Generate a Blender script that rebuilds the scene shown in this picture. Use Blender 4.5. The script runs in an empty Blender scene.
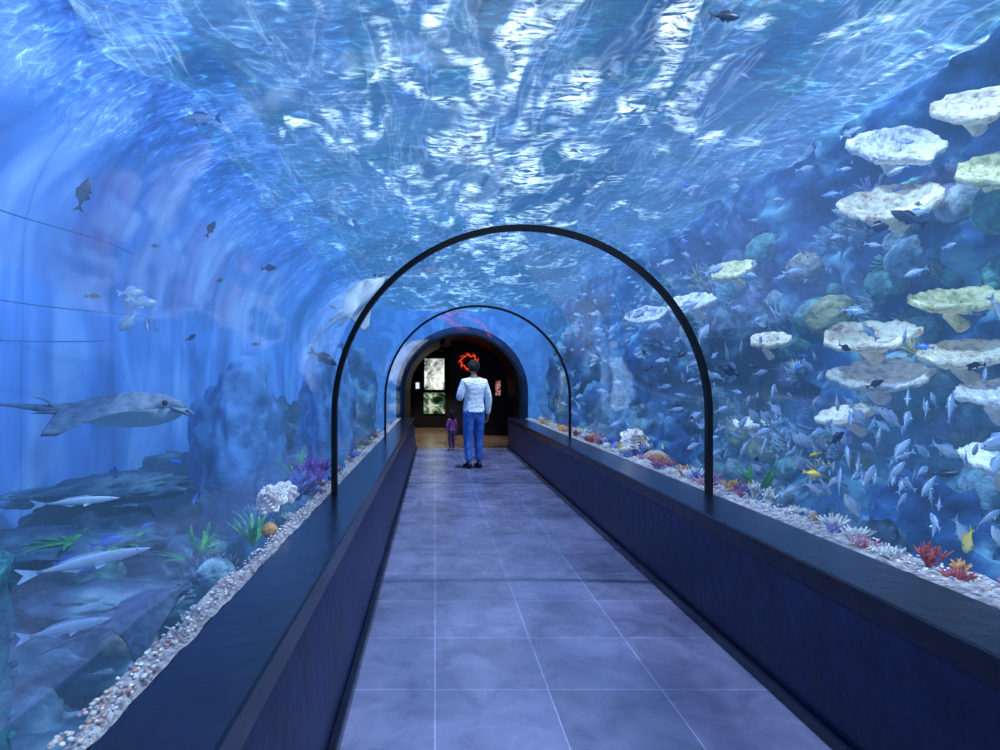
import bpy, bmesh, math, random
from mathutils import Vector, Matrix, noise, Euler
random.seed(7)
S=bpy.context.scene
S.view_settings.view_transform='Standard'
COL=S.collection
CX=0.597; R=1.31; SPR=1.226; LEDGE=0.68
Y0=-2.5; Y1=12.3; Y2=24.0
XL=-4.2; XR=5.3; ZB=-0.8; ZT=4.6

# ---------------------------------------------------------------- helpers
def lin(c):
    return tuple(((v/255)/12.92 if v/255<=0.04045 else ((v/255+0.055)/1.055)**2.4) for v in c)+(1,)
class NT:
    def __init__(s,name):
        s.m=bpy.data.materials.new(name); s.m.use_nodes=True
        s.t=s.m.node_tree; s.t.nodes.clear()
        s.out=s.t.nodes.new('ShaderNodeOutputMaterial')
    def n(s,typ,ins=None,**kw):
        nd=s.t.nodes.new(typ)
        for k,v in kw.items(): setattr(nd,k,v)
        for k,v in (ins or {}).items():
            if isinstance(v,bpy.types.NodeSocket): s.t.links.new(v,nd.inputs[k])
            else: nd.inputs[k].default_value=v
        return nd
    def ramp(s,fac,stops,interp='LINEAR'):
        r=s.n('ShaderNodeValToRGB',{0:fac}); cr=r.color_ramp; cr.interpolation=interp
        while len(cr.elements)<len(stops): cr.elements.new(0.5)
        for e,(p,c) in zip(cr.elements,stops):
            e.position=p; e.color=c
        return r.outputs[0]
    def coords(s,scale=(1,1,1),kind='Object',rot=(0,0,0)):
        tc=s.n('ShaderNodeTexCoord')
        return s.n('ShaderNodeMapping',{'Vector':tc.outputs[kind],'Scale':scale,'Rotation':rot}).outputs[0]
    def noise(s,vec,scale,detail=4,rough=.5,dist=0):
        return s.n('ShaderNodeTexNoise',{'Vector':vec,'Scale':scale,'Detail':detail,'Roughness':rough,'Distortion':dist}).outputs['Fac']
    def mix(s,f,a,b,mode='MIX'):
        m=s.n('ShaderNodeMix',data_type='RGBA',blend_type=mode)
        for i,v in ((0,f),(6,a),(7,b)):
            if isinstance(v,bpy.types.NodeSocket): s.t.links.new(v,m.inputs[i])
            else: m.inputs[i].default_value=v
        return m.outputs[2]
    def math(s,op,a,b=0.5,clamp=False):
        return s.n('ShaderNodeMath',{0:a,1:b},operation=op,use_clamp=clamp).outputs[0]
    def surf(s,o): s.t.links.new(o,s.out.inputs[0]); return s.m
def bumpy(name,c1,c2,scale=6,rough=.7,bump=.3,c3=None,detail=5,metal=0,emis=0,spec=.3,trans=0):
    t=NT(name); v=t.coords()
    f=t.noise(v,scale,detail)
    st=[(.35,lin(c1)),(.62,lin(c2))]
    if c3: st=[(.32,lin(c1)),(.5,lin(c2)),(.68,lin(c3))]
    c=t.ramp(f,st)
    ins={'Base Color':c,'Roughness':rough,'Metallic':metal,'Specular IOR Level':spec}
    if bump:
        b=t.n('ShaderNodeBump',{'Height':t.noise(v,scale*3,4),'Strength':bump,'Distance':.05}); ins['Normal']=b.outputs[0]
    if emis: ins['Emission Color']=c; ins['Emission Strength']=emis
    return t.surf(t.n('ShaderNodeBsdfPrincipled',ins).outputs[0])
def plain(name,c,rough=.5,metal=0,spec=.4):
    return bumpy(name,c,tuple(min(255,int(v*1.12)+2) for v in c),30,rough,.05,metal=metal,spec=spec)
def emit(name,c,st=1):
    t=NT(name); v=t.coords(); f=t.noise(v,4,3)
    c2=tuple(v*.75 for v in c)
    return t.surf(t.n('ShaderNodeEmission',{'Color':t.ramp(f,[(.3,lin(c)),(.7,lin(c2))]),'Strength':st}).outputs[0])

def obj(name,me,parent=None,loc=(0,0,0),rot=(0,0,0),scale=(1,1,1)):
    o=bpy.data.objects.new(name,me); COL.objects.link(o)
    o.location=loc; o.rotation_euler=rot; o.scale=scale
    if parent: o.parent=parent
    return o
def mesh(name,bm,mats,smooth=True):
    me=bpy.data.meshes.new(name); bm.normal_update(); bm.to_mesh(me); bm.free()
    for m in (mats if isinstance(mats,(list,tuple)) else [mats]): me.materials.append(m)
    for p in me.polygons: p.use_smooth=smooth
    return me
def box(bm,a,b,mi=0):
    x0,y0,z0=a;x1,y1,z1=b
    v=[bm.verts.new(p) for p in ((x0,y0,z0),(x1,y0,z0),(x1,y1,z0),(x0,y1,z0),(x0,y0,z1),(x1,y0,z1),(x1,y1,z1),(x0,y1,z1))]
    for f in ((0,3,2,1),(4,5,6,7),(0,1,5,4),(1,2,6,5),(2,3,7,6),(3,0,4,7)):
        bm.faces.new([v[i] for i in f]).material_index=mi
def boxobj(name,a,b,mat,bev=0):
    bm=bmesh.new(); box(bm,a,b)
    if bev: bmesh.ops.bevel(bm,geom=bm.edges[:],offset=bev,segments=2,affect='EDGES')
    return obj(name,mesh(name,bm,mat,False))
def prism(bm,prof,y0,y1,mi=0):
    a=[bm.verts.new((x,y0,z)) for x,z in prof]; b=[bm.verts.new((x,y1,z)) for x,z in prof]
    n=len(prof)
    for i in range(n):
        j=(i+1)%n; bm.faces.new((a[i],a[j],b[j],b[i])).material_index=mi
    bm.faces.new(a[::-1]).material_index=mi; bm.faces.new(b).material_index=mi
    bmesh.ops.recalc_face_normals(bm,faces=bm.faces[:])
def tube(bm,pts,rad,n=8,mi=0,flat=1.0):
    pts=[Vector(p) for p in pts]; rings=[]
    up=Vector((0.13,.2,1)).normalized()
    for i,p in enumerate(pts):
        d=(pts[min(i+1,len(pts)-1)]-pts[max(i-1,0)]).normalized()
        u=d.cross(up)
        if u.length<.05: u=d.cross(Vector((1,0,0)))
        u.normalize(); w=d.cross(u).normalized()
        rings.append([bm.verts.new(p+u*math.cos(2*math.pi*k/n)*rad[i]+w*math.sin(2*math.pi*k/n)*rad[i]*flat) for k in range(n)])
    for a,b in zip(rings,rings[1:]):
        for k in range(n):
            bm.faces.new((a[k],a[(k+1)%n],b[(k+1)%n],b[k])).material_index=mi
    for rg,e in ((rings[0],-1),(rings[-1],1)):
        i=0 if e<0 else -1
        d=(pts[0]-pts[1]) if e<0 else (pts[-1]-pts[-2])
        c=bm.verts.new(pts[i]+d.normalized()*rad[i]*.6)
        for k in range(n):
            q=(rg[k],rg[(k+1)%n],c) if e>0 else (rg[(k+1)%n],rg[k],c)
            bm.faces.new(q).material_index=mi
def ball(bm,c,r,mi=0,sub=2,f=None):
    res=bmesh.ops.create_icosphere(bm,subdivisions=sub,radius=1)
    for v in res['verts']:
        k=f(v.co.copy()) if f else 1
        v.co=Vector(c)+Vector((v.co.x*r[0],v.co.y*r[1],v.co.z*r[2]))*k
    for fc in {f_ for v in res['verts'] for f_ in v.link_faces}: fc.material_index=mi
def arch(r,n=48,base=LEDGE):
    p=[(CX-r,base)]
    for i in range(5): p.append((CX-r,base+(SPR-base)*(i+1)/6))
    for i in range(n+1):
        a=math.pi-math.pi*i/n; p.append((CX+r*math.cos(a),SPR+r*math.sin(a)))
    for i in range(5): p.append((CX+r,SPR-(SPR-base)*(i+1)/6))
    p.append((CX+r,base)); return p

# ---------------------------------------------------------------- materials
def m_water():
    t=NT('water_volume')
    ab=t.n('ShaderNodeVolumeAbsorption',{'Color':(.36,.62,.76,1),'Density':.19})
    em=t.n('ShaderNodeEmission',{'Color':(.0085,.0215,.046,1),'Strength':1.0})  # volume glow stands in for light scattered by the water
    ad=t.n('ShaderNodeAddShader',{0:ab.outputs[0],1:em.outputs[0]})
    t.t.links.new(ad.outputs[0],t.out.inputs['Volume'])
    tr=t.n('ShaderNodeBsdfTransparent'); return t.surf(tr.outputs[0])
def m_acrylic():
    t=NT('curved_acrylic'); v=t.coords((1.2,.35,1.2))
    b=t.n('ShaderNodeBump',{'Height':t.noise(v,4,1.5,.5,0),'Strength':.14,'Distance':.03})
    g=t.n('ShaderNodeBsdfGlossy',{'Color':(.85,.92,1,1),'Roughness':.05,'Normal':b.outputs[0]})
    tr=t.n('ShaderNodeBsdfTransparent',{'Color':(.96,.985,1,1)})
    fr=t.n('ShaderNodeFresnel',{'IOR':1.2})
    k=t.math('MINIMUM',fr.outputs[0],.32)
    return t.surf(t.n('ShaderNodeMixShader',{0:k,1:tr.outputs[0],2:g.outputs[0]}).outputs[0])
def ripples(t):
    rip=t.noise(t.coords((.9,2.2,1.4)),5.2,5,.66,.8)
    fine=t.ramp(rip,[(.34,(.28,.36,.46,1)),(.47,(.72,.80,.88,1)),(.56,(1.3,1.3,1.27,1)),(.64,(2.8,2.7,2.6,1)),(.72,(7,6.9,6.7,1))])  # bright wave highlights painted into the ripple colours
    return rip,fine
def m_surface():
    t=NT('water_surface_painted_glow'); v=t.coords()
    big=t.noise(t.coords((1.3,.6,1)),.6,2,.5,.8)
    base=t.ramp(big,[(.30,lin((26,76,145))),(.41,lin((46,110,168))),(.48,lin((72,145,172))),(.55,lin((100,156,228))),(.66,lin((150,194,250)))])  # painted glow standing in for skylight coming through the water
    rip,fine=ripples(t)
    c=t.mix(1.0,base,fine,'MULTIPLY')
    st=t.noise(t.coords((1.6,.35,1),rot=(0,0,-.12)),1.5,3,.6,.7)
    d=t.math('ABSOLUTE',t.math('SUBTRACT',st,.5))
    line=t.ramp(d,[(0,(1,1,1,1)),(.014,(.3,.3,.3,1)),(.05,(0,0,0,1))])  # white light streaks painted as thin veins
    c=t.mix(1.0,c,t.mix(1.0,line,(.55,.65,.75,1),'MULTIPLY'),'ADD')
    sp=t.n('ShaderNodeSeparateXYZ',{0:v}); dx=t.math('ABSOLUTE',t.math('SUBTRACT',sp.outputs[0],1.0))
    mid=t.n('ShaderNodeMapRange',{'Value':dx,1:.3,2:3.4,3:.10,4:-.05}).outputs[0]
    mask=t.ramp(t.math('ADD',t.noise(t.coords((1.3,.6,1)),1.1,2,.6,1.0),mid),[(.57,(0,0,0,1)),(.70,(1,1,1,1))])  # painted bright patches, denser near the middle, imitating lamp glints
    painted_glint=t.ramp(rip,[(.43,(0,0,0,1)),(.58,(1,1,1,1))])
    gl=t.mix(1.0,mask,painted_glint,'MULTIPLY')
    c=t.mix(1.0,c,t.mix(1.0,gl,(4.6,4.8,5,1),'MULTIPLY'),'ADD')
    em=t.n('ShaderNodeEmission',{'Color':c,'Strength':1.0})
    vo=t.n('ShaderNodeTexVoronoi',{'Vector':v,'Scale':1.7},feature='SMOOTH_F1')
    k=t.ramp(vo.outputs['Distance'],[(.1,(.2,.2,.2,1)),(.6,(.65,.65,.65,1))])  # patchy transparency added to break the suns into caustics
    return t.surf(t.n('ShaderNodeMixShader',{0:k,1:em.outputs[0],2:t.n('ShaderNodeBsdfTransparent').outputs[0]}).outputs[0])
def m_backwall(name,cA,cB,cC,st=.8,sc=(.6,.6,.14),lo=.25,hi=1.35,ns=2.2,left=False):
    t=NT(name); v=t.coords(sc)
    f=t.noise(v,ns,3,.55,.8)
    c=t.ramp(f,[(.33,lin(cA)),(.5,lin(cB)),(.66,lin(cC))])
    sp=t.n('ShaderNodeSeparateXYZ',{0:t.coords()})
    h=t.n('ShaderNodeMapRange',{'Value':sp.outputs[2],1:-.2,2:4.2,3:lo,4:hi}).outputs[0]  # painted glow, stronger toward the top of the wall
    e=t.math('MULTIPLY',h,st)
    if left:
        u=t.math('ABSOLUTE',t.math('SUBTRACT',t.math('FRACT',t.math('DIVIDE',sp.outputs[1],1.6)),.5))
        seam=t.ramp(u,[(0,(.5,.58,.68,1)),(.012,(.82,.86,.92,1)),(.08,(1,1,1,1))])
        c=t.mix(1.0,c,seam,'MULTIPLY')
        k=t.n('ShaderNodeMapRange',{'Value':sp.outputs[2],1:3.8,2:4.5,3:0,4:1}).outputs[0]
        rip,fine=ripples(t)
        c=t.mix(k,c,t.mix(1.0,c,fine,'MULTIPLY'))  # ripple highlights painted onto the upper wall
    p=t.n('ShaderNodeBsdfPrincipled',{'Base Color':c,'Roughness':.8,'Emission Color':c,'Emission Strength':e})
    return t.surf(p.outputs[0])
def m_tile():
    t=NT('floor_tile'); tc=t.n('ShaderNodeTexCoord')
    mp=t.n('ShaderNodeMapping',{'Vector':tc.outputs['Object'],'Location':(0,.03,0)}).outputs[0]
    br=t.n('ShaderNodeTexBrick',{'Vector':mp,'Color1':lin((90,93,119)),'Color2':lin((101,104,134)),'Mortar':lin((140,145,176)),
        'Scale':1,'Mortar Size':.0030,'Mortar Smooth':.2,'Brick Width':.535,'Row Height':.535})
    br.offset=0; br.squash=1
    n=t.ramp(t.noise(mp,4.0,6,.65,.8),[(.3,(.62,.63,.72,1)),(.7,(1.3,1.3,1.27,1))])
    c=t.mix(1.0,br.outputs['Color'],n,'MULTIPLY')
    b=t.n('ShaderNodeBump',{'Height':br.outputs['Fac'],'Strength':.15,'Distance':.01})
    r=t.n('ShaderNodeMapRange',{'Value':t.noise(mp,5,4),3:.18,4:.36}).outputs[0]
    return t.surf(t.n('ShaderNodeBsdfPrincipled',{'Base Color':c,'Roughness':r,'Normal':b.outputs[0],'Specular IOR Level':.9}).outputs[0])

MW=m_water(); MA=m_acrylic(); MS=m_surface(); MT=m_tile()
M_navy=bumpy('navy_wall_paint',(20,24,54),(27,33,72),5,.42,.12,spec=.4)
M_ledge=bumpy('dark_ledge_paint',(10,12,28),(15,18,38),5,.25,.06,spec=.5)
M_black=plain('black_metal',(6,7,10),.4)
M_left=m_backwall('tank_wall_painted_glow',(54,92,170),(90,136,216),(152,188,244),.72,(.5,.5,.22),.10,1.35,1.6,True)  # luminous water and vertical light sheens painted into the wall colour
M_end=m_backwall('tank_end_painted_glow',(30,80,150),(60,120,195),(120,170,230),.6,(.6,1,.5),.3,1.2)  # far wall glows by emission to imitate lit water
M_sand=bumpy('tank_sand',(80,120,135),(150,182,182),2,.9,.4)
M_gravel=bumpy('shell_gravel',(130,115,125),(190,182,185),26,.85,.8,c3=(225,220,218))
M_rock=bumpy('reef_rock',(26,42,60),(70,95,118),3,.9,.9,c3=(130,155,165))
M_reef=bumpy('reef_wall_rock',(12,28,66),(42,82,132),1.9,.9,.9,c3=(140,188,200),detail=9)

# ---------------------------------------------------------------- room shell
boxobj('floor',(-.45,Y0,-.06),(1.65,Y1,0),MT)
for side in (-1,1):
    bm=bmesh.new()
    fl=CX+side*1.003; gl=CX+side*1.322; inn=(-.47 if side<0 else 1.60)
    prof=[(fl,-.8),(fl,0),(inn if side<0 else fl,.585),(gl,.585),(gl,-.8)]
    prism(bm,prof,Y0,Y1)
    prism(bm,[(inn-side*.012,.585),(inn-side*.012,.672),(inn-side*.004,.68),(gl,.68),(gl,.585)],Y0,Y1,1)
    obj('wall_left' if side<0 else 'wall_right',mesh('w',bm,[M_navy,M_ledge],False))
    bm=bmesh.new()
    prism(bm,[(fl,0),(fl-side*.03,0),(fl-side*.03,.05),(fl-side*.024,.06),(fl,.06)],Y0,Y1)
    obj('baseboard_left' if side<0 else 'baseboard_right',mesh('b',bm,M_ledge,False))
bm=bmesh.new()
p=arch(R,base=LEDGE+.001)
nseg=30
rows=[[bm.verts.new((x,Y0+(Y1-Y0)*i/nseg,z)) for x,z in p] for i in range(nseg+1)]
for a,b in zip(rows,rows[1:]):
    for i in range(len(p)-1): bm.faces.new((a[i],a[i+1],b[i+1],b[i]))
obj('acrylic_tunnel',mesh('acrylic_tunnel',bm,MA))
bm=bmesh.new()
prism(bm,[(XL,ZB),(XL,ZT),(XR,ZT),(XR,ZB)]+arch(1.335,48,ZB)[::-1],Y0,Y1-.02)
obj('aquarium_water',mesh('aquarium_water',bm,MW))
bm=bmesh.new()
prism(bm,[(XL,ZB),(XL,ZT),(XR,ZT),(XR,ZB)]+arch(1.455,48,ZB)[::-1],Y1-.01,Y2)
obj('aquarium_water',mesh('aquarium_water',bm,MW))
bm=bmesh.new(); nx,ny=110,260
g=[[bm.verts.new((XL+(XR-XL)*i/nx, Y0+(Y2-Y0)*j/ny, 4.5+.09*noise.noise(Vector((i*.10,j*.16,3)))+.03*noise.noise(Vector((i*.4,j*.5,9))))) for i in range(nx+1)] for j in range(ny+1)]
for j in range(ny):
    for i in range(nx): bm.faces.new((g[j][i],g[j][i+1],g[j+1][i+1],g[j+1][i]))
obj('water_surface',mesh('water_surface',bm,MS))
def rib(y,wy=.055,t=.045,name='arch_rib'):
    bm=bmesh.new(); A=arch(R-.002,72,LEDGE+.001); B=arch(R-.002-t,72,LEDGE+.001)
    q=[]
    for (a,b) in zip(A,B):
        q.append([bm.verts.new((a[0],y-wy/2,a[1])),bm.verts.new((b[0],y-wy/2,b[1])),bm.verts.new((b[0],y+wy/2,b[1])),bm.verts.new((a[0],y+wy/2,a[1]))])
    for a,b in zip(q,q[1:]):
        for k in range(4): bm.faces.new((a[k],a[(k+1)%4],b[(k+1)%4],b[k]))
    bm.faces.new(q[0]); bm.faces.new(q[-1][::-1]); bmesh.ops.recalc_face_normals(bm,faces=bm.faces[:])
    return obj(name,mesh('rib',bm,M_black,False))
rib(3.86,.05,.036); rib(7.85,.05,.028); rib(Y1-.03,.06,.05); rib(-1.6)
def wallgrid(name,f,nu,nv,mat):
    bm=bmesh.new(); g=[[bm.verts.new(f(i/nu,j/nv)) for i in range(nu+1)] for j in range(nv+1)]
    for j in range(nv):
        for i in range(nu): bm.faces.new((g[j][i],g[j][i+1],g[j+1][i+1],g[j+1][i]))
    return obj(name,mesh(name,bm,mat))
def leftwall(u,v):
    if v<.5: x,z=0,ZB+(ZT-1.9-ZB)*v/.5
    else:
        a=(v-.5)/.5*math.pi/2; x=2.0*(1-math.cos(a)); z=ZT-1.9+1.93*math.sin(a)
    return (XL+.06+x+.05*noise.noise(Vector((u*16,v*3,1))),Y0+(Y2-Y0)*u,z)
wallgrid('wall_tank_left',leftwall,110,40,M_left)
def reef(u,v):
    y=Y0+(Y2-Y0)*u; z=ZB+(ZT-ZB)*v
    p=Vector((y*.7,z*.9,4)); d=.75*noise.fractal(p,.8,2.1,5)+.15*math.sin(z*5+2*noise.noise(p))
    return (XR-.45-d*.6-.9*max(0,(.4-v))**1.0*1.6, y, z)
wallgrid('reef_wall',reef,340,90,M_reef)
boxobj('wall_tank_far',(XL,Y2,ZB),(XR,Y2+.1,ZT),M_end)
M_conc=bumpy('painted_concrete',(16,36,74),(32,66,116),2.5,.85,.3)
M_dark=bumpy('hall_black_paint',(12,13,18),(20,21,28),3,.6,.1)
def vault(name,ro,ri,y0,y1,mo,mi_):
    bm=bmesh.new(); A=arch(ro,48,ZB); B=arch(ri,48,ZB); q=[]
    for (a,b) in zip(A,B):
        q.append([bm.verts.new((a[0],y0,a[1])),bm.verts.new((b[0],y0,b[1])),bm.verts.new((b[0],y1,b[1])),bm.verts.new((a[0],y1,a[1]))])
    for a,b in zip(q,q[1:]):
        for k in range(4): bm.faces.new((a[k],a[(k+1)%4],b[(k+1)%4],b[k])).material_index=1 if k==1 else 0
    bm.faces.new(q[0]); bm.faces.new(q[-1][::-1]); bmesh.ops.recalc_face_normals(bm,faces=bm.faces[:])
    return obj(name,mesh(name,bm,[mo,mi_],False))
HY0,HY1=Y1+.10,18.0
vault('wall_end',1.45,R+.001,Y1,HY0,M_conc,M_dark)
vault('ceiling',1.45,1.37,HY0+.001,HY1,M_conc,M_dark)
boxobj('wall_back',(XL,Y0-.1,ZB),(XR,Y0-.02,ZT+.1),bumpy('back_wall_paint',(16,26,60),(26,40,90),2,.7,.1))
def tfl(x0,x1,y0=Y0,y1=Y2):
    def f(u,v):
        x=x0+(x1-x0)*u; y=y0+(y1-.05-y0)*v
        return (x,y,-.62+.22*noise.fractal(Vector((x*.8,y*.8,0)),1,2,4))
    return f
wallgrid('seabed_sand',tfl(XL+.1,CX-1.47),40,160,M_sand)
wallgrid('seabed_sand',tfl(CX+1.47,XR),40,160,M_sand)
def shelf(side,w):
    def f(u,v):
        y=Y0+(Y1-Y0-.05)*v
        ww=w*(1+.35*noise.noise(Vector((y*1.3,side,5))))
        if u<.45:
            s=u/.45; x=.015+s*ww; z=.665+.02*noise.noise(Vector((y*9,s*4,side)))+.03*s*noise.noise(Vector((y*3,s,2)))
        else:
            s=(u-.45)/.55; x=.015+ww+.28*s+.10*noise.noise(Vector((y*2,s*3,7)))*s; z=.665-1.25*s
            z+=.05*noise.noise(Vector((y*5,s*4,1)))
        return (CX+side*(1.325+x),y,z)
    return f
wallgrid('gravel_shelf',shelf(-1,.09),24,400,M_gravel)
wallgrid('gravel_shelf',shelf(1,.26),24,400,M_gravel)
def pebbles(side,w,name):
    cols=[bumpy('pebble_%d'%i,c,tuple(min(255,int(k*1.15)) for k in c),20,.7,.2) for i,c in enumerate([(195,188,190),(165,150,158),(200,185,175),(140,130,150),(225,220,216),(185,140,130),(205,202,204)])]
    bm=bmesh.new()
    for i in range(900):
        y=random.uniform(1.0,11.5) if i%2 else random.uniform(1.0,5); r=random.uniform(.004,.009)
        x=CX+side*(1.345+r+random.random()*w)
        ball(bm,(x,y,.678+random.random()*.008),(r,r*random.uniform(.7,1.5),r*.7),random.randrange(7),1)
    obj(name,mesh(name,bm,cols))
pebbles(-1,.07,'pebbles'); pebbles(1,.22,'pebbles')

# ---------------------------------------------------------------- rocks
def rock(loc,size,seed,mat=M_rock,name='reef_rock',rot=(0,0,0),amp=.38,freq=1.3):
    bm=bmesh.new(); bmesh.ops.create_icosphere(bm,subdivisions=5,radius=1)
    for v in bm.verts:
        d=v.co.normalized(); q=d*freq+Vector((seed*3.1,seed,0))
        k=1+amp*noise.fractal(q,.7,2.2,6)+.12*abs(noise.noise(q*3))
        v.co=Vector((d.x*size[0],d.y*size[1],d.z*size[2]))*k
    return obj(name,mesh(name,bm,mat),loc=loc,rot=rot)
M_bluerock=bumpy('blue_grey_rock',(70,112,160),(110,152,205),2.0,.9,.5)
rock((-2.15,6.2,.55),(.45,.6,1.05),1,M_bluerock,amp=.22)
rock((-2.9,3.6,-.45),(.9,.6,.42),2); rock((-2.2,3.0,-.6),(.5,.45,.25),3); rock((-3.05,5.0,-.2),(.85,.8,.5),4)
rock((-2.3,4.6,-.35),(.7,.6,.42),5); rock((-2.7,7.2,-.1),(1.0,.9,.7),6); rock((-1.9,8.6,.0),(.6,.9,.9),7)
rock((-2.9,4.1,.25),(.75,.4,.10),8,rot=(0,.1,.3)); rock((-3.3,2.4,-.3),(.6,.5,.5),9); rock((-3.05,5.2,.45),(.75,.5,.12),15,rot=(0,-.08,.2)); rock((-2.2,3.7,.02),(.5,.3,.09),16)
rock((-2.1,10.4,.3),(.7,.8,1.1),11); rock((-3.0,10,.1),(.8,1,.9),12)
rock((-1.55,8.0,.8),(.35,.5,1.2),14,M_bluerock)
for i,(x,y,z,s) in enumerate([(3.2,2.6,-.3,.5),(3.6,4.2,-.1,.6),(3.1,5.6,0,.55),(3.3,7.4,.1,.7),(3.1,9.3,.3,.8),(3.2,11,.4,.8),(2.75,3.6,.2,.32),(2.9,6.6,.35,.4),(3.8,12.2,.8,.9),(3.9,9.8,1.6,.7),(4.1,7.6,1.9,.5)]):
    rock((x,y,z),(s*.8,s,s*1.1),20+i,M_reef if i%2 else M_rock)
rock((-1.8,12.2,.9),(.5,.7,1.2),40,M_reef); rock((3.0,12.0,1.4),(.5,.6,1.2),41,M_reef)

# ---------------------------------------------------------------- corals
def plate_coral(loc,r,tilt,seed,mat,stem=.25):
    bm=bmesh.new(); nr,na=10,56; prev=None
    for top in (1,0):
        rows=[]
        for i in range(nr+1):
            s=i/nr; row=[]
            for k in range(na):
                a=2*math.pi*k/na; ca,sa=math.cos(a),math.sin(a)
                rr=r*s*(1+.22*noise.noise(Vector((ca*1.6,sa*1.6,seed)))+.06*s*noise.noise(Vector((ca*7,sa*7,seed))))
                z=.22*r*s**2.5+.07*r*s*s*noise.noise(Vector((ca*3,sa*3,seed+9)))+.08*r*noise.noise(Vector((ca*s*6,sa*s*6,seed)))
                z-=0 if top else (.045+.06*r*(1-s))
                row.append(bm.verts.new((rr*ca,rr*sa*.9,z)))
            rows.append(row)
        for A,B in zip(rows,rows[1:]):
            for k in range(na):
                q=(A[k],B[k],B[(k+1)%na],A[(k+1)%na]); bm.faces.new(q if top else q[::-1])
        if prev:
            for k in range(na): bm.faces.new((prev[k],rows[-1][k],rows[-1][(k+1)%na],prev[(k+1)%na]))
        prev=rows[-1]
    bmesh.ops.remove_doubles(bm,verts=bm.verts[:],dist=1e-4)
    tube(bm,[(0,0,-.02),(.1*r,.1,-.5*stem),(.5*r,.1,-stem)],[.22*r,.14*r,.2*r],10)
    bmesh.ops.recalc_face_normals(bm,faces=bm.faces[:])
    obj('plate_coral',mesh('plate_coral',bm,mat),loc=loc,rot=tilt)
def m_plate(n,c1,c2,c3):
    t=NT(n); tc=t.n('ShaderNodeTexCoord')
    f=t.noise(tc.outputs['Object'],9,7,.68,.6)
    c=t.ramp(f,[(.36,lin(c3)),(.47,lin(c1)),(.58,lin(c2))])
    b=t.n('ShaderNodeBump',{'Height':t.noise(tc.outputs['Object'],26,4),'Strength':.9,'Distance':.04})
    return t.surf(t.n('ShaderNodeBsdfPrincipled',{'Base Color':c,'Roughness':.7,'Normal':b.outputs[0],'Emission Color':c,'Emission Strength':.12}).outputs[0])  # faint emission added to brighten the plates
P_w=m_plate('white_plate_coral',(225,218,216),(252,246,238),(145,150,175))
P_y=m_plate('yellow_plate_coral',(220,210,145),(250,243,195),(140,150,115))
P_c=m_plate('cream_plate_coral',(240,220,190),(255,246,222),(175,135,130))
pl=[(3.88,5.0,1.83,.36,P_c),(3.97,5.0,1.47,.38,P_w),(4.26,4.5,1.65,.32,P_c),(4.06,5.0,3.0,.40,P_c),(4.25,5.2,3.6,.38,P_w),  # the highest plates stand in for reflections, built as solid coral
(4.34,4.5,3.64,.28,P_c),(4.25,4.2,3.0,.30,P_y),(4.27,4.6,2.1,.30,P_y),(4.25,4.2,1.35,.28,P_w),(3.5,6.6,2.75,.24,P_y),(3.3,7.2,2.45,.28,P_w),
(3.7,6.2,1.9,.2,P_c),(4.0,3.9,.9,.28,P_w),(3.4,6.0,1.0,.2,P_w),(4.2,5.7,1.1,.26,P_c),(3.4,9,2.5,.3,P_w)]
for i,(x,y,z,r,m) in enumerate(pl):
    plate_coral((x,y,z),r,(.18+max(0,(z-1.45)/4.0)+random.uniform(-.08,.12),-.22+random.uniform(-.1,.1),random.uniform(-.3,.3)),i*1.7,m)
def branching(bm,base,h,n,spread,r,mi=0):
    for i in range(n):
        a=random.random()*6.28; s=random.random()*spread
        p0=Vector(base); d=Vector((math.cos(a)*s,math.sin(a)*s,1)).normalized()*h*random.uniform(.6,1)
        p1=p0+d*.5+Vector((random.uniform(-.1,.1)*h,)*2+(0,)); p2=p0+d
        tube(bm,[p0,p1,p2],[r,r*.75,r*.35],6,mi)
        for b in range(2):
            e=p1+(d*.45+Vector((random.uniform(-1,1),random.uniform(-1,1),.2))*h*.25); tube(bm,[p1,(p1+e)/2,e],[r*.6,r*.5,r*.3],5,mi)
CC=[(120,80,175),(215,155,95),(215,205,130),(225,228,232),(180,85,95),(100,170,130),(210,150,170),(100,125,205)]
CM=[bumpy('soft_coral_%d'%i,tuple(int(k*.7) for k in c),c,18,.7,.3,emis=.05) for i,c in enumerate(CC)]
CMESH=[]
for k in range(8):
    bm=bmesh.new()
    if k%3==0: branching(bm,(0,0,0),.17,16,.9,.012)
    elif k%3==1:
        for i in range(34):
            a=random.random()*6.28; s=random.uniform(0,.07)
            p=Vector((math.cos(a)*s,math.sin(a)*s,0)); q=p*2.1+Vector((0,0,random.uniform(.07,.11)))
            tube(bm,[p*.3,p*1.4+Vector((0,0,.05)),q],[.009,.009,.007],5)
    else:
        ball(bm,(0,0,.05),(.09,.09,.075),0,4,lambda c:1+.16*abs(math.sin(9*noise.noise(c*2.2)*3)))
    CMESH.append((('branching_coral','sea_anemone','brain_coral')[k%3],mesh('coral',bm,CM[k])))
def put(k,x,y,s,z=.655,col=None):
    n,me=CMESH[k]
    if col is not None: me=me.copy(); me.materials[0]=CM[col]
    obj(n,me,loc=(x,y,z),rot=(0,0,random.random()*6),scale=(s,s,s*random.uniform(.85,1.2)))
CW=[0,1,2,3,3,3,6,7,3,1,7,4]
for i in range(92):
    y=1.9+i*.105+random.uniform(-.05,.05); s=random.uniform(.4,.85)*(.8 if y<4 else 1.05); put(random.choice((0,3,6,1,4,7,2)),CX+1.325+.05+.08*s+random.random()*.18,y,s,col=random.choice(CW))
for i in range(26):
    y=2.9+i*.34+random.uniform(-.06,.06); put(random.choice((0,3,6,1,4,2)),CX-1.325-.10-random.random()*.05,y,random.uniform(.3,.5),col=random.choice(CW))
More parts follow.
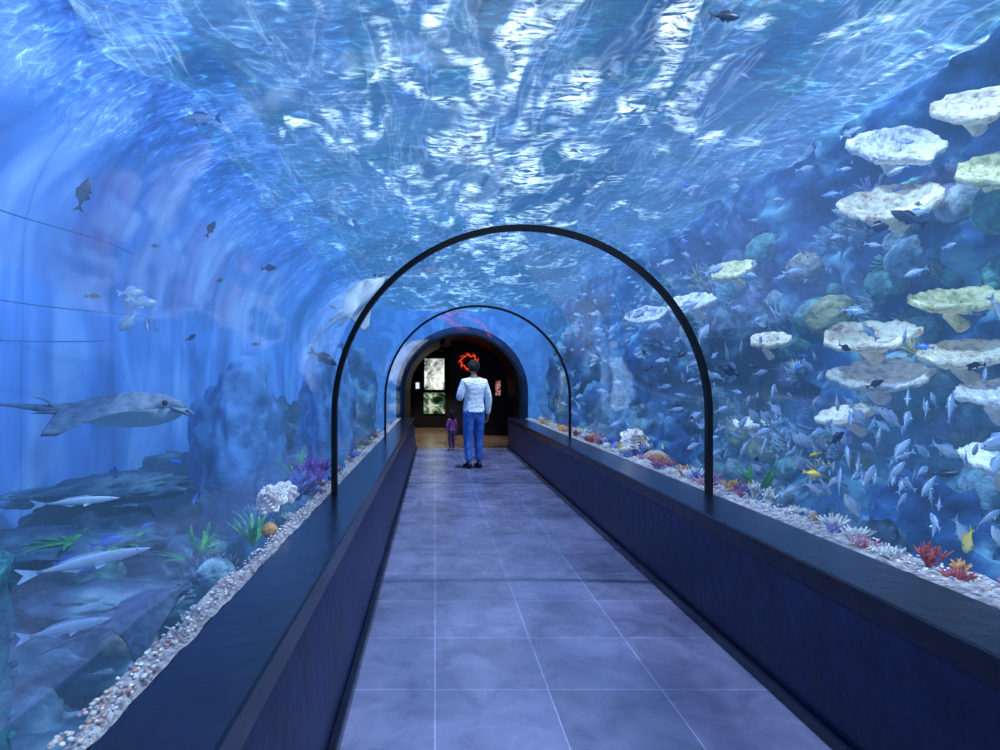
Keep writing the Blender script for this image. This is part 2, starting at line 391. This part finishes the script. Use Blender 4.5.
for y,k,s,c in ((4.0,0,1.3,0),(4.25,0,1.4,0),(3.8,3,1.1,7),(4.5,6,1.3,0)): put(k,CX-1.325-.2,y,s,col=c)
GM=[bumpy('growth_%d'%i,tuple(int(k*.6) for k in c),c,9,.8,.5) for i,c in enumerate([(160,190,205),(200,210,212),(130,168,195),(212,195,168),(120,175,165),(150,140,185),(212,202,145)])]
def growth(name,pts,smin,smax):
    bm=bmesh.new()
    for (x,y,z,tx) in pts:
        me=CMESH[random.choice((0,1,2,3,5,6,2,5))][1]; s=random.uniform(smin,smax)
        n0=len(bm.verts); f0=len(bm.faces); bm.from_mesh(me); bm.verts.ensure_lookup_table(); bm.faces.ensure_lookup_table()
        M=Matrix.Translation((x,y,z))@Euler((random.uniform(-.3,.3),tx,random.random()*6),'ZXY').to_matrix().to_4x4()@Matrix.Diagonal((s,s,s,1))
        for i in range(n0,len(bm.verts)): bm.verts[i].co=M@bm.verts[i].co
        mi=random.randrange(7)
        for i in range(f0,len(bm.faces)): bm.faces[i].material_index=mi
    obj(name,mesh(name,bm,GM))
pts=[]
for i in range(300):
    u=random.uniform(.2,.62)**1.0; v=random.uniform(.2,.78); x,y,z=reef(u,v); pts.append((x+.03,y,z,-.7))
growth('reef_coral_growth',pts,1.0,3.0)
pts=[]
for i in range(130):
    y=random.uniform(2,12); s=random.random(); pts.append((CX+1.325+.30+.25*s,y,.60-.9*s,.5))
growth('slope_coral_growth',pts,.7,1.6)
pts=[]
for i in range(60):
    y=random.uniform(3.5,11); pts.append((random.uniform(-3,-1.3),y,random.uniform(-.35,.1),0))
growth('seabed_coral_growth',pts,.8,1.8)
def frill(loc,r,name='lettuce_coral'):
    bm=bmesh.new()
    for L in range(6):
        ro=r*(1-.13*L); prev=None
        for i in range(49):
            a=2*math.pi*i/48+L; w=1+.12*math.sin(a*8+L)
            A=bm.verts.new((math.cos(a)*ro*.25,math.sin(a)*ro*.25,.0+L*r*.06)); B=bm.verts.new((math.cos(a)*ro*w,math.sin(a)*ro*w,r*.25+L*r*.16+.08*r*math.sin(a*11)))
            if prev: bm.faces.new((prev[0],A,B,prev[1]))
            prev=(A,B)
    o=obj(name,mesh(name,bm,P_w),loc=loc,rot=(.7,random.uniform(-.4,.4),0)) 
    m=o.modifiers.new('t','SOLIDIFY'); m.thickness=.01
frill((CX+1.55,6.05,.80),.15); frill((-.93,3.25,.76),.10); frill((-.95,3.55,.74),.08)
M_green=bumpy('sea_plant_green',(40,130,60),(110,210,90),8,.6,.2,emis=.05)
def plant(loc,h,n=12,sp=.6):
    bm=bmesh.new()
    for i in range(n):
        a=random.random()*6.28; pts=[Vector((0,0,0))]; d=Vector((math.cos(a)*sp,math.sin(a)*sp,1)).normalized()
        for k in range(5): d=(d+Vector((random.uniform(-.25,.25),random.uniform(-.25,.25),-.08))).normalized(); pts.append(pts[-1]+d*h/5)
        tube(bm,pts,[.008,.02,.024,.02,.014,.005],6,0,.2)
    obj('sea_plant',mesh('sea_plant',bm,M_green),loc=loc)
plant((-2.35,4.2,.22),.35,14,3); plant((-1.95,4.4,.05),.3,10,2); plant((-1.75,4.2,.15),.25); plant((-1.5,4.6,.1),.3); plant((-2.6,4.0,.3),.3,12,3)
plant((-1.35,5.5,.4),.4); plant((3.0,5.2,.4),.35)
bm=bmesh.new(); tube(bm,[(-1.8,2.2,-.75+1.5*i/14) for i in range(15)],[.11+.015*math.sin(i*2.3) for i in range(15)],18)
for i in range(50):
    a=random.random()*6.28; z=random.uniform(-.6,.75); ball(bm,(-1.8+.115*math.cos(a),2.2+.115*math.sin(a),z),(.02,.02,.02),0,1)
obj('encrusted_piling',mesh('p',bm,bumpy('teal_crust',(30,80,100),(70,140,150),10,.8,.6)))
M_rope=plain('rope_fibre',(60,95,160),.9)
for z,y0,y1,sag in ((3.05,2.5,7,.08),(2.3,2.5,7.2,.12),(1.93,2.5,6.4,.12)):
    bm=bmesh.new(); n=24
    tube(bm,[(-3.75+.1*math.sin(i*.4),y0+(y1-y0)*i/n,z-sag*math.sin(math.pi*i/n)) for i in range(n+1)],[.006]*(n+1),6)
    obj('underwater_rope',mesh('r',bm,M_rope))

# ---------------------------------------------------------------- fish
def fishgeo(bm,M,L=1.0,H=.19,mi=(0,1,2),rs=8):
    ts=[0,.04,.12,.25,.4,.55,.7,.82,.9]; hh=[.02,.22,.55,.9,1,.86,.55,.28,.2]; ww=[.02,.3,.65,.95,1,.8,.45,.2,.1]
    def V(x,y,z): return bm.verts.new(M@Vector((x*L,y*L,z*L)))
    rings=[]
    for t,h,w in zip(ts,hh,ww):
        x=.5-t; rings.append([V(x,math.cos(2*math.pi*k/rs)*w*H*.42,math.sin(2*math.pi*k/rs)*h*H) for k in range(rs)])
    for a,b in zip(rings,rings[1:]):
        for k in range(rs): bm.faces.new((a[k],b[k],b[(k+1)%rs],a[(k+1)%rs])).material_index=mi[0]
    bm.faces.new(rings[0]).material_index=mi[0]; bm.faces.new(rings[-1][::-1]).material_index=mi[0]
    def poly(ps):
        bm.faces.new([V(*p) for p in ps]).material_index=mi[1]
    q=min(1,H/.12)
    poly([(-.38,0,.03*q),(-.58,.01,.17*q),(-.50,0,.0),(-.38,0,-.03*q)])
    poly([(-.38,0,-.03*q),(-.50,0,0),(-.58,-.01,-.17*q)])
    poly([(.20,0,H*.85),(.10,0,H*1.45),(-.12,0,H*1.2),(-.24,0,H*.6),(0,0,H*.8)])
    poly([(-.02,0,-H*.85),(-.10,0,-H*1.4),(-.22,0,-H*.6)])
    for s in (1,-1):
        poly([(.20,s*H*.36,-.01),(.06,s*H*.8,-.05),(.08,s*H*.42,-.06)])
        poly([(.16,s*.02,-H*.8),(.08,s*.05,-H*1.3),(.06,s*.02,-H*.85)])
        c=M@Vector((.40*L,s*H*.23*L,.03*L*q)); ball(bm,c,(.018*L*q,)*3,mi[2],1)
def m_fish(n,top,bot):
    t=NT(n); g=t.n('ShaderNodeNewGeometry'); s=t.n('ShaderNodeSeparateXYZ',{0:g.outputs['Normal']})
    c=t.ramp(t.n('ShaderNodeMapRange',{'Value':s.outputs[2],1:-1,2:1}).outputs[0],[(.35,lin(bot)),(.75,lin(top))])
    return t.surf(t.n('ShaderNodeBsdfPrincipled',{'Base Color':c,'Roughness':.35,'Metallic':.15}).outputs[0])
F_s=[m_fish('silver_fish',(130,158,195),(230,238,246)),plain('silver_fin',(145,168,200),.5),plain('fish_eye',(5,5,8),.2)]
F_p=[m_fish('pale_fish',(190,205,225),(240,242,248)),plain('pale_fin',(190,205,225),.5),F_s[2]]
F_d=[m_fish('dark_fish',(22,28,45),(70,85,115)),plain('dark_fin',(20,26,42),.5),F_s[2]]
F_y=[m_fish('yellow_fish',(235,200,60),(250,235,170)),plain('yellow_fin',(240,190,40),.5),F_s[2]]
F_b=[m_fish('blue_fish',(60,100,190),(120,160,225)),plain('blue_fin',(50,90,190),.5),F_s[2]]
def fm(x,y,z,yaw,pitch,roll=0): return Matrix.Translation((x,y,z))@Euler((roll,-pitch,yaw),'XYZ').to_matrix().to_4x4()
def clear(x,z): return (abs(x-CX)>1.5) if z<SPR+.1 else math.hypot(x-CX,z-SPR)>1.5
def school(n,fn,mats,seed,L=(.12,.2),name='fish_school'):
    random.seed(seed); bm=bmesh.new(); c=0
    while c<n:
        x,y,z,yaw,pi=fn()
        if not clear(x,z): continue
        fishgeo(bm,fm(x,y,z,yaw,pi,random.uniform(-.3,.3)),random.uniform(*L),random.uniform(.13,.2)); c+=1
    obj(name,mesh(name,bm,mats))
U=random.uniform
school(150,lambda:(U(2.2,3.2),U(2.2,5.5),.74+abs(random.gauss(0,.45)),(.5 if random.random()<.6 else 3.6)+U(-.7,.7),U(-1.1,-.2) if random.random()<.6 else U(.3,1.1)),F_s,3,(.11,.18))
school(150,lambda:(U(2.2,3.6),U(5,12),U(.8,2.6),U(0,6.28),U(-.8,.6)),F_s,4,(.11,.2))
school(80,lambda:(U(2.0,4),U(3.5,10),U(2.0,3.8),U(0,6.28),U(-.4,.4)),F_s,5,(.08,.16))
school(30,lambda:(U(2.0,4),U(3.5,10),U(1.5,3.8),U(0,6.28),U(-.4,.4)),F_b,15,(.08,.15))
school(26,lambda:(U(2.2,3.2),U(2.3,7),U(.75,1.8),U(0,6.28),U(-.5,.5)),F_d,6,(.08,.14))
school(4,lambda:(U(2.2,3.0),U(2.3,6),U(.72,1.2),U(0,6.28),U(-.5,.5)),F_y,8,(.08,.12))
school(80,lambda:(U(-.8,3.2),U(5,14),U(2.9,3.9),U(0,6.28),U(-.2,.2)),F_s,12,(.08,.15))
school(8,lambda:(U(-2.75,-2.45),U(4.9,5.3),U(1.95,2.3),U(0,6.28),U(-.9,.9)),F_p,9,(.16,.26))
school(6,lambda:(U(-3.0,-1.4),U(3.5,8),U(1.4,3.2),U(0,6.28),U(-.4,.4)),F_d,10,(.08,.13))
school(10,lambda:(U(-2.6,-1.2),U(3.3,5),U(.2,.9),U(0,6.28),U(-.4,.4)),F_b,11,(.12,.2))
def onefish(x,y,z,yaw,pitch,L,H,mats,name='fish'):
    bm=bmesh.new(); fishgeo(bm,Matrix.Identity(4),L,H,rs=14)
    o=obj(name,mesh(name,bm,mats),loc=(x,y,z)); o.rotation_euler=Euler((0,-pitch,yaw)); return o
F_g=[m_fish('grey_fish',(85,105,150),(225,232,245)),plain('grey_fin',(80,100,145),.5),F_s[2]]
onefish(-1.68,4.0,3.33,3.1,-.05,.28,.15,F_g)
onefish(-2.51,4.0,2.8,.2,1.3,.24,.16,F_d); onefish(-1.6,4.0,2.55,.3,1.1,.13,.16,F_d)
onefish(-1.3,4.4,2.35,.4,.2,.12,.18,F_d); onefish(2.95,3.5,2.48,2.6,.6,.2,.15,F_d); onefish(2.85,3.6,2.45,.3,.1,.2,.15,F_d)
onefish(1.35,2.6,3.15,.1,0,.15,.14,F_d); onefish(2.38,2.5,.74,1.2,-1.1,.14,.24,F_y,'butterflyfish')
onefish(-1.05,5.3,1.68,.3,-.5,.28,.14,F_d)
onefish(-1.86,3.0,.49,.1,.2,.66,.05,F_p,'cornetfish'); onefish(-1.85,2.8,.22,-.1,.25,.50,.055,F_p,'cornetfish'); onefish(-2.1,3.3,.75,.2,.05,.45,.05,F_p,'cornetfish')
# ---------------------------------------------------------------- rays
def ray(loc,rot,s,name='eagle_ray',span=.50,cols=((85,100,125),(130,145,165)),tail=1.0):
    bm=bmesh.new(); nu,nv=20,36; T=[];B=[]
    for j in range(nv+1):
        v=-1+2*j/nv; a=abs(v); rt=[];rb=[]
        lead=.50-.62*a**1.5
        if a<.16: lead=.50+.14*(1-(a/.16)**2)
        trail=-.45+.32*a**.8 -.12*a**3
        if a>.92: trail=min(trail,lead-.02)
        for i in range(nu+1):
            u=i/nu; x=lead+(trail-lead)*u
            th=(.15*math.exp(-(a/.28)**2)+.035*(1-a))*math.sin(math.pi*min(1,u**.75))**.7 if 0<u<1 else 0
            zc=.06*a**1.4-.22*a**3
            rt.append(bm.verts.new((x*1.0,v*span,zc+th*.8))); rb.append(bm.verts.new((x*1.0,v*span,zc-th*.8)))
        T.append(rt);B.append(rb)
    for j in range(nv):
        for i in range(nu):
            bm.faces.new((T[j][i],T[j+1][i],T[j+1][i+1],T[j][i+1])).material_index=0
            bm.faces.new((B[j][i],B[j][i+1],B[j+1][i+1],B[j+1][i])).material_index=1
    bmesh.ops.remove_doubles(bm,verts=bm.verts[:],dist=1e-4)
    tube(bm,[(-.30,0,.01),(-.5,0,.03),(-.3-.5*tail,.03,.07),(-.3-.85*tail,.02,.10)],[.07,.035,.018,.005],8,0)
    tube(bm,[(-.42,0,.04),(-.52,0,.11),(-.60,0,.13)],[.05,.035,.008],8,0,.2)
    for sg in (1,-1):
        ball(bm,(.50,sg*.105,.05),(.025,.018,.025),2,2); tube(bm,[(.55,sg*.06,0),(.63,sg*.07,-.03),(.67,sg*.05,-.06)],[.04,.032,.012],8,0,.5)
        tube(bm,[(-.36,sg*.06,0),(-.48,sg*.10,0),(-.56,sg*.09,0)],[.04,.03,.008],6,0,.3)
        for g in range(5): ball(bm,(.28-g*.05,sg*.09,-.07),(.006,.03,.006),2,1)
    bmesh.ops.recalc_face_normals(bm,faces=bm.faces[:])
    m=[bumpy(name+'_back',*cols,14,.5,.1),bumpy(name+'_belly',(225,230,238),(248,248,250),4,.5,.05),F_s[2]]
    return obj(name,mesh(name,bm,m),loc=loc,rot=rot,scale=(s,)*3)
ray((-2.33,4.0,1.25),(.0,-.03,.05),.86)
ray((-1.62,3.1,.18),(.35,-.35,.5),.42,'stingray',.6,((30,45,70),(60,80,110)))
# pale-bellied ray gliding up over the tunnel roof
hx=Vector((.60,.45,.70)).normalized(); up=Vector((-.55,.60,.50)); up=(up-hx*up.dot(hx)).normalized(); sy=up.cross(hx)
rot=Matrix((hx,sy,up)).transposed().to_euler()
ray((-.80,5.9,2.32),rot,.66,'stingray',.42,((120,135,160),(165,178,195)),.7)

# ---------------------------------------------------------------- people
def skin_body(V,E,rad,sub=2):
    me=bpy.data.meshes.new('sk'); me.from_pydata(V,E,[]); o=bpy.data.objects.new('sk',me); COL.objects.link(o)
    sm=o.modifiers.new('s','SKIN'); sm.use_smooth_shade=True
    ss=o.modifiers.new('ss','SUBSURF'); ss.levels=sub; ss.render_levels=sub
    for i,r in enumerate(rad):
        me.skin_vertices[0].data[i].radius=r if isinstance(r,tuple) else (r,r); me.skin_vertices[0].data[i].use_root=(i==0)
    dg=bpy.context.evaluated_depsgraph_get(); dg.update()
    out=bpy.data.meshes.new_from_object(o.evaluated_get(dg)); bpy.data.objects.remove(o); return out
def person(name,loc,rotz,H,top,bottom,hair,shoe,skin,headk=1.0,bent=True,longhair=False):
    s=H/1.8; root=bpy.data.objects.new(name,None); COL.objects.link(root); root.location=loc; root.rotation_euler=(0,0,rotz); root.scale=(s,)*3
    wl=(-.13,.26,1.20) if bent else (-.27,.03,.90)
    V=[(0,0,.97),(0,.01,1.13),(0,.0,1.32),(0,-.01,1.44),(0,0,1.53),(0,.01,1.61),
       (-.175,-.01,1.445),(-.27,-.01,1.18),wl,(.175,-.01,1.445),(.265,-.02,1.17),(.275,.05,.90),
       (-.095,0,.88),(-.10,.02,.50),(-.10,-.02,.09),(.095,0,.88),(.095,.03,.50),(.09,-.01,.09)]
    E=[(0,1),(1,2),(2,3),(3,4),(4,5),(3,6),(6,7),(7,8),(3,9),(9,10),(10,11),(0,12),(12,13),(13,14),(0,15),(15,16),(16,17)]
    rad=[(.185,.14),(.175,.135),(.195,.14),(.14,.11),.058,.055,.085,.066,.040,.085,.066,.040,.115,.085,.062,.115,.085,.062]
    me=skin_body(V,E,rad)
    for m in (top,bottom,skin): me.materials.append(m)
    for p in me.polygons:
        c=p.center; p.use_smooth=True
        if c.z>1.52 and abs(c.x)<.08: p.material_index=2
        elif c.z<.97 and abs(c.x)<.23: p.material_index=1
        else: p.material_index=0
    obj('body',me,root)
    bm=bmesh.new(); n=24
    for z0,z1,rx,ry,mi in ((.955,1.02,.185,.145,0),(1.49,1.535,.078,.078,0)):
        a=[bm.verts.new((rx*math.cos(6.2832*k/n),ry*math.sin(6.2832*k/n),z0)) for k in range(n)]
        b=[bm.verts.new((rx*.93*math.cos(6.2832*k/n),ry*.93*math.sin(6.2832*k/n),z1)) for k in range(n)]
        for k in range(n): bm.faces.new((a[k],a[(k+1)%n],b[(k+1)%n],b[k]))
    obj('shirt_hem_and_collar',mesh('hem',bm,top),root)
    bm=bmesh.new(); hc=Vector((0,.02,1.70))
    bmesh.ops.create_icosphere(bm,subdivisions=4,radius=1)
    for v in bm.verts:
        d=v.co.copy(); x,y,z=d.x*.076,d.y*.096,d.z*.118
        if d.z<0: x*=1+.22*d.z; y*=1+.10*d.z
        if d.y>0: 
            y+=.022*math.exp(-((d.x/.16)**2+((d.z+.12)/.22)**2)); y+=.006*math.exp(-((d.x/.35)**2+((d.z+.52)/.09)**2))
            y-=.010*math.exp(-(((abs(d.x)-.4)/.16)**2+((d.z-.05)/.12)**2)); y+=.008*math.exp(-((d.z+.85)/.2)**2)
        v.co=hc+Vector((x,y,z))*1
    for sg in (1,-1):
        ball(bm,hc+Vector((sg*.030,.078,.004)),(.012,.010,.009),1,2); ball(bm,hc+Vector((sg*.078,-.005,-.005)),(.010,.02,.032),0,2)
    ball(bm,hc+Vector((0,.089,-.062)),(.024,.006,.007),2,2)
    hd=obj('head',mesh('head',bm,[skin,F_s[2],bumpy(name+'_lips',(130,70,65),(150,85,80),10,.5,.0)]),root)
    bm=bmesh.new()
    def hf(c): 
        k=1+.10*noise.fractal(c*3.5,.8,2,4)
        if c.y>.25 and c.z<.45: k*=.78
        return k
    ball(bm,hc+Vector((0,-.012,.028)),(.098,.112,.112),0,4,hf)
    if longhair: tube(bm,[hc+Vector((0,-.07,.0)),hc+Vector((0,-.09,-.10)),hc+Vector((0,-.08,-.22))],[.08,.085,.04],12,0,.6)
    h=obj('hair',mesh('hair',bm,hair),root)
    if headk!=1:
        for o in (hd,h): o.scale=(headk,)*3; o.location=(0,0,-1.60*(headk-1))
    for sg,w,el in ((-1,Vector(wl),Vector(V[7])),(1,Vector(V[11]),Vector(V[10]))):
        d=(w-el).normalized()
        if abs(d.z)>.6: side,fw=Vector((0,1,0)),Vector((-sg,0,0))
        else: side,fw=Vector((0,0,1)),Vector((1,0,0)) 
        bm=bmesh.new(); ring=[]
        for t,hw,ht in ((-.02,.026,.022),(.02,.034,.017),(.06,.042,.016),(.092,.040,.012)):
            ring.append([bm.verts.new(w+d*t+side*hw*math.cos(6.2832*k/12)+fw*ht*math.sin(6.2832*k/12)) for k in range(12)])
        for a,b in zip(ring,ring[1:]):
            for k in range(12): bm.faces.new((a[k],a[(k+1)%12],b[(k+1)%12],b[k]))
        bm.faces.new(ring[0][::-1]); bm.faces.new(ring[-1])
        for off,ln in ((-.030,.062),(-.010,.076),(.010,.082),(.030,.072)):
            b0=w+d*.082+side*off; p1=b0+d*ln*.45+fw*.008; p2=p1+d*ln*.3+fw*.018; p3=p2+d*ln*.15+fw*.02
            tube(bm,[b0,p1,p2,p3],[.0095,.009,.0082,.007],8)
        b0=w+d*.03+side*.030; tube(bm,[b0,b0+side*.025+d*.022,b0+side*.034+d*.05+fw*.012],[.013,.011,.008],8)
        bmesh.ops.recalc_face_normals(bm,faces=bm.faces[:])
        obj('hand_left' if sg<0 else 'hand_right',mesh('hand',bm,skin),root)
    if bent:
        bm=bmesh.new(); c=Vector(wl)+Vector((.06,.10,.0)); box(bm,c-Vector((.04,.005,.07)),c+Vector((.04,.005,.07))); bmesh.ops.bevel(bm,geom=bm.edges[:],offset=.004,segments=2,affect='EDGES')
        obj('held_phone',mesh('phone',bm,M_black),root)
    for sg,ax,ay in ((-1,-.10,-.02),(1,.09,-.01)):
        bm=bmesh.new()
        secs=[(-.07,.030,.045),(-.04,.040,.06),(.02,.042,.062),(.09,.047,.045),(.16,.046,.032),(.20,.030,.022)]
        ring=[]
        for t,hw,ht in secs: ring.append([bm.verts.new((ax+sg*.02*t*4+hw*math.cos(6.2832*k/14),ay+t,.004+ht*.9*max(0,1+math.sin(6.2832*k/14)) )) for k in range(14)])
        for a,b in zip(ring,ring[1:]):
            for k in range(14): bm.faces.new((a[k],a[(k+1)%14],b[(k+1)%14],b[k]))
        bm.faces.new(ring[0]); bm.faces.new(ring[-1][::-1]); bmesh.ops.recalc_face_normals(bm,faces=bm.faces[:])
        obj('shoe_left' if sg<0 else 'shoe_right',mesh('shoe',bm,shoe),root)
    return root
skin=bumpy('skin',(150,105,85),(165,118,96),10,.55,.03)
M_hair=bumpy('dark_hair',(14,10,10),(40,28,24),40,.6,.8)
person('man',(.66,9.5,.0),.3,1.80,bumpy('white_shirt',(215,222,235),(238,242,250),6,.8,.5),bumpy('blue_jeans',(45,85,160),(75,120,200),14,.85,.4),M_hair,plain('black_shoe',(14,14,18),.5),skin)
person('toddler',(.36,12.0,.0),.5,.80,bumpy('plum_top',(110,50,110),(150,75,140),10,.8,.3),bumpy('plum_trousers',(60,35,75),(80,50,95),10,.8,.3),M_hair,plain('pink_shoe',(150,90,120),.5),skin,1.45,False,True)

# ---------------------------------------------------------------- vaulted hall beyond the tunnel
M_hfloor=bumpy('hall_floor_stone',(90,78,70),(130,115,102),3,.22,.1)
boxobj('floor_hall',(CX-1.368,Y1+.002,-.06),(CX+1.368,HY1,-.001),M_hfloor)
bm=bmesh.new(); prism(bm,arch(1.45,48,ZB),HY1+.001,HY1+.1); obj('wall_hall_far',mesh('whf',bm,M_dark,False))
bm=bmesh.new(); prism(bm,arch(1.45,48,ZB),HY1+.102,Y2-.01); obj('wall_service_block',mesh('wsb',bm,M_conc,False))
pp=[(x,z) for x,z in arch(1.36,48,0) if x>=.45]
bm=bmesh.new(); prism(bm,[(.45,0),(.45,pp[0][1])]+pp,15.4,15.5); obj('partition_hall',mesh('ph',bm,M_dark,False))
def picture(name,x0,x1,z0,z1,y,stops,st,sc=5):
    t=NT(name+'_print'); v=t.coords((1,1,1)); f=t.noise(v,sc,5,.6,1)
    m=t.surf(t.n('ShaderNodeEmission',{'Color':t.ramp(f,[(p,lin(c)) for p,c in stops]),'Strength':st}).outputs[0])
    bm=bmesh.new(); box(bm,(x0,y-.02,z0),(x1,y,z1),0)
    for a,b in (((x0-.02,y-.03,z0-.02),(x0,y,z1+.02)),((x1,y-.03,z0-.02),(x1+.02,y,z1+.02)),((x0,y-.03,z1),(x1,y,z1+.02)),((x0,y-.03,z0-.02),(x1,y,z0))): box(bm,a,b,1)
    obj(name,mesh(name,bm,[m,M_black],False))
picture('exhibit_panel',-.34,.30,1.22,2.22,HY1,[(.36,(50,60,65)),(.48,(170,175,170)),(.58,(245,248,242))],1.05,2.6)
picture('terrarium_display',-.36,.32,.45,1.12,HY1,[(.38,(15,34,18)),(.5,(90,120,95)),(.62,(215,222,200))],.9,3.4)
picture('exhibit_screen',1.66,1.80,1.1,1.5,15.4,[(.35,(10,10,30)),(.5,(160,80,80)),(.65,(230,200,190))],.7,14)
picture('exit_sign',-.62,-.5,1.25,1.45,HY1,[(.3,(210,225,250)),(.7,(230,240,255))],1.0)
bm=bmesh.new()
n=40; nc=Vector((.93,15.33,2.02))
pts=[nc+Vector(((.22+.03*math.sin(i*9*6.2832/n))*math.cos(i*6.2832/n),0,(.17+.03*math.cos(i*7*6.2832/n))*math.sin(i*6.2832/n))) for i in range(n+1)]
tube(bm,pts,[.016]*(n+1),8)
for i in range(9):
    a=i*.7; f=lambda r,b: nc+Vector((r*math.cos(b),0,r*.85*math.sin(b)))
    tube(bm,[f(.20,a),f(.26,a+.2),f(.29,a+.5)],[.012,.010,.006],6)
tube(bm,[nc+Vector((0,.03,0)),nc+Vector((0,.075,0))],[.10,.10],16,1)
obj('neon_wreath_sign',mesh('neon',bm,[emit('red_neon',(255,70,35),1.3),M_black]))
for x,y,e in ((.2,14.2,26),(.2,16.8,20)):
    zc=SPR+math.sqrt(1.37**2-(x-CX)**2)
    bm=bmesh.new(); tube(bm,[(x,y,zc),(x,y,zc-.12)],[.06,.07],16); obj('ceiling_downlight',mesh('dl',bm,M_black))
    l=bpy.data.lights.new('downlight','SPOT'); l.energy=e*9; l.color=(1,.82,.65); l.spot_size=1.6; l.spot_blend=.6; l.shadow_soft_size=.04
    lo=bpy.data.objects.new('downlight_lamp',l); COL.objects.link(lo); lo.location=(x,y,zc-.20)

# ---------------------------------------------------------------- light
def sun(rx,ry,e,c,ang=.03):
    l=bpy.data.lights.new('sun','SUN'); l.energy=e; l.color=c; l.angle=ang
    o=bpy.data.objects.new('added_tank_sun',l); COL.objects.link(o); o.rotation_euler=(rx,ry,0); o.location=(0,4,9)
sun(.10,.03,7.8,(.75,.80,1)); sun(.35,-.75,7.8,(.72,.84,1),.08); sun(.35,.75,6.5,(.70,.82,1),.08)  # suns added in place of tank lamps; sideways pair lights the side walls
w=bpy.data.worlds.new('w'); S.world=w; w.use_nodes=True
b=w.node_tree.nodes['Background']; b.inputs[0].default_value=(.19,.41,.88,1); b.inputs[1].default_value=.6
# ---------------------------------------------------------------- camera
c=bpy.data.cameras.new('camera'); c.sensor_width=36; c.lens=20.16; c.shift_x=.065; c.shift_y=.0075; c.clip_start=.02
o=bpy.data.objects.new('camera',c); COL.objects.link(o); o.location=(0,0,1.45); o.rotation_euler=(math.pi/2,0,0)
S.camera=o
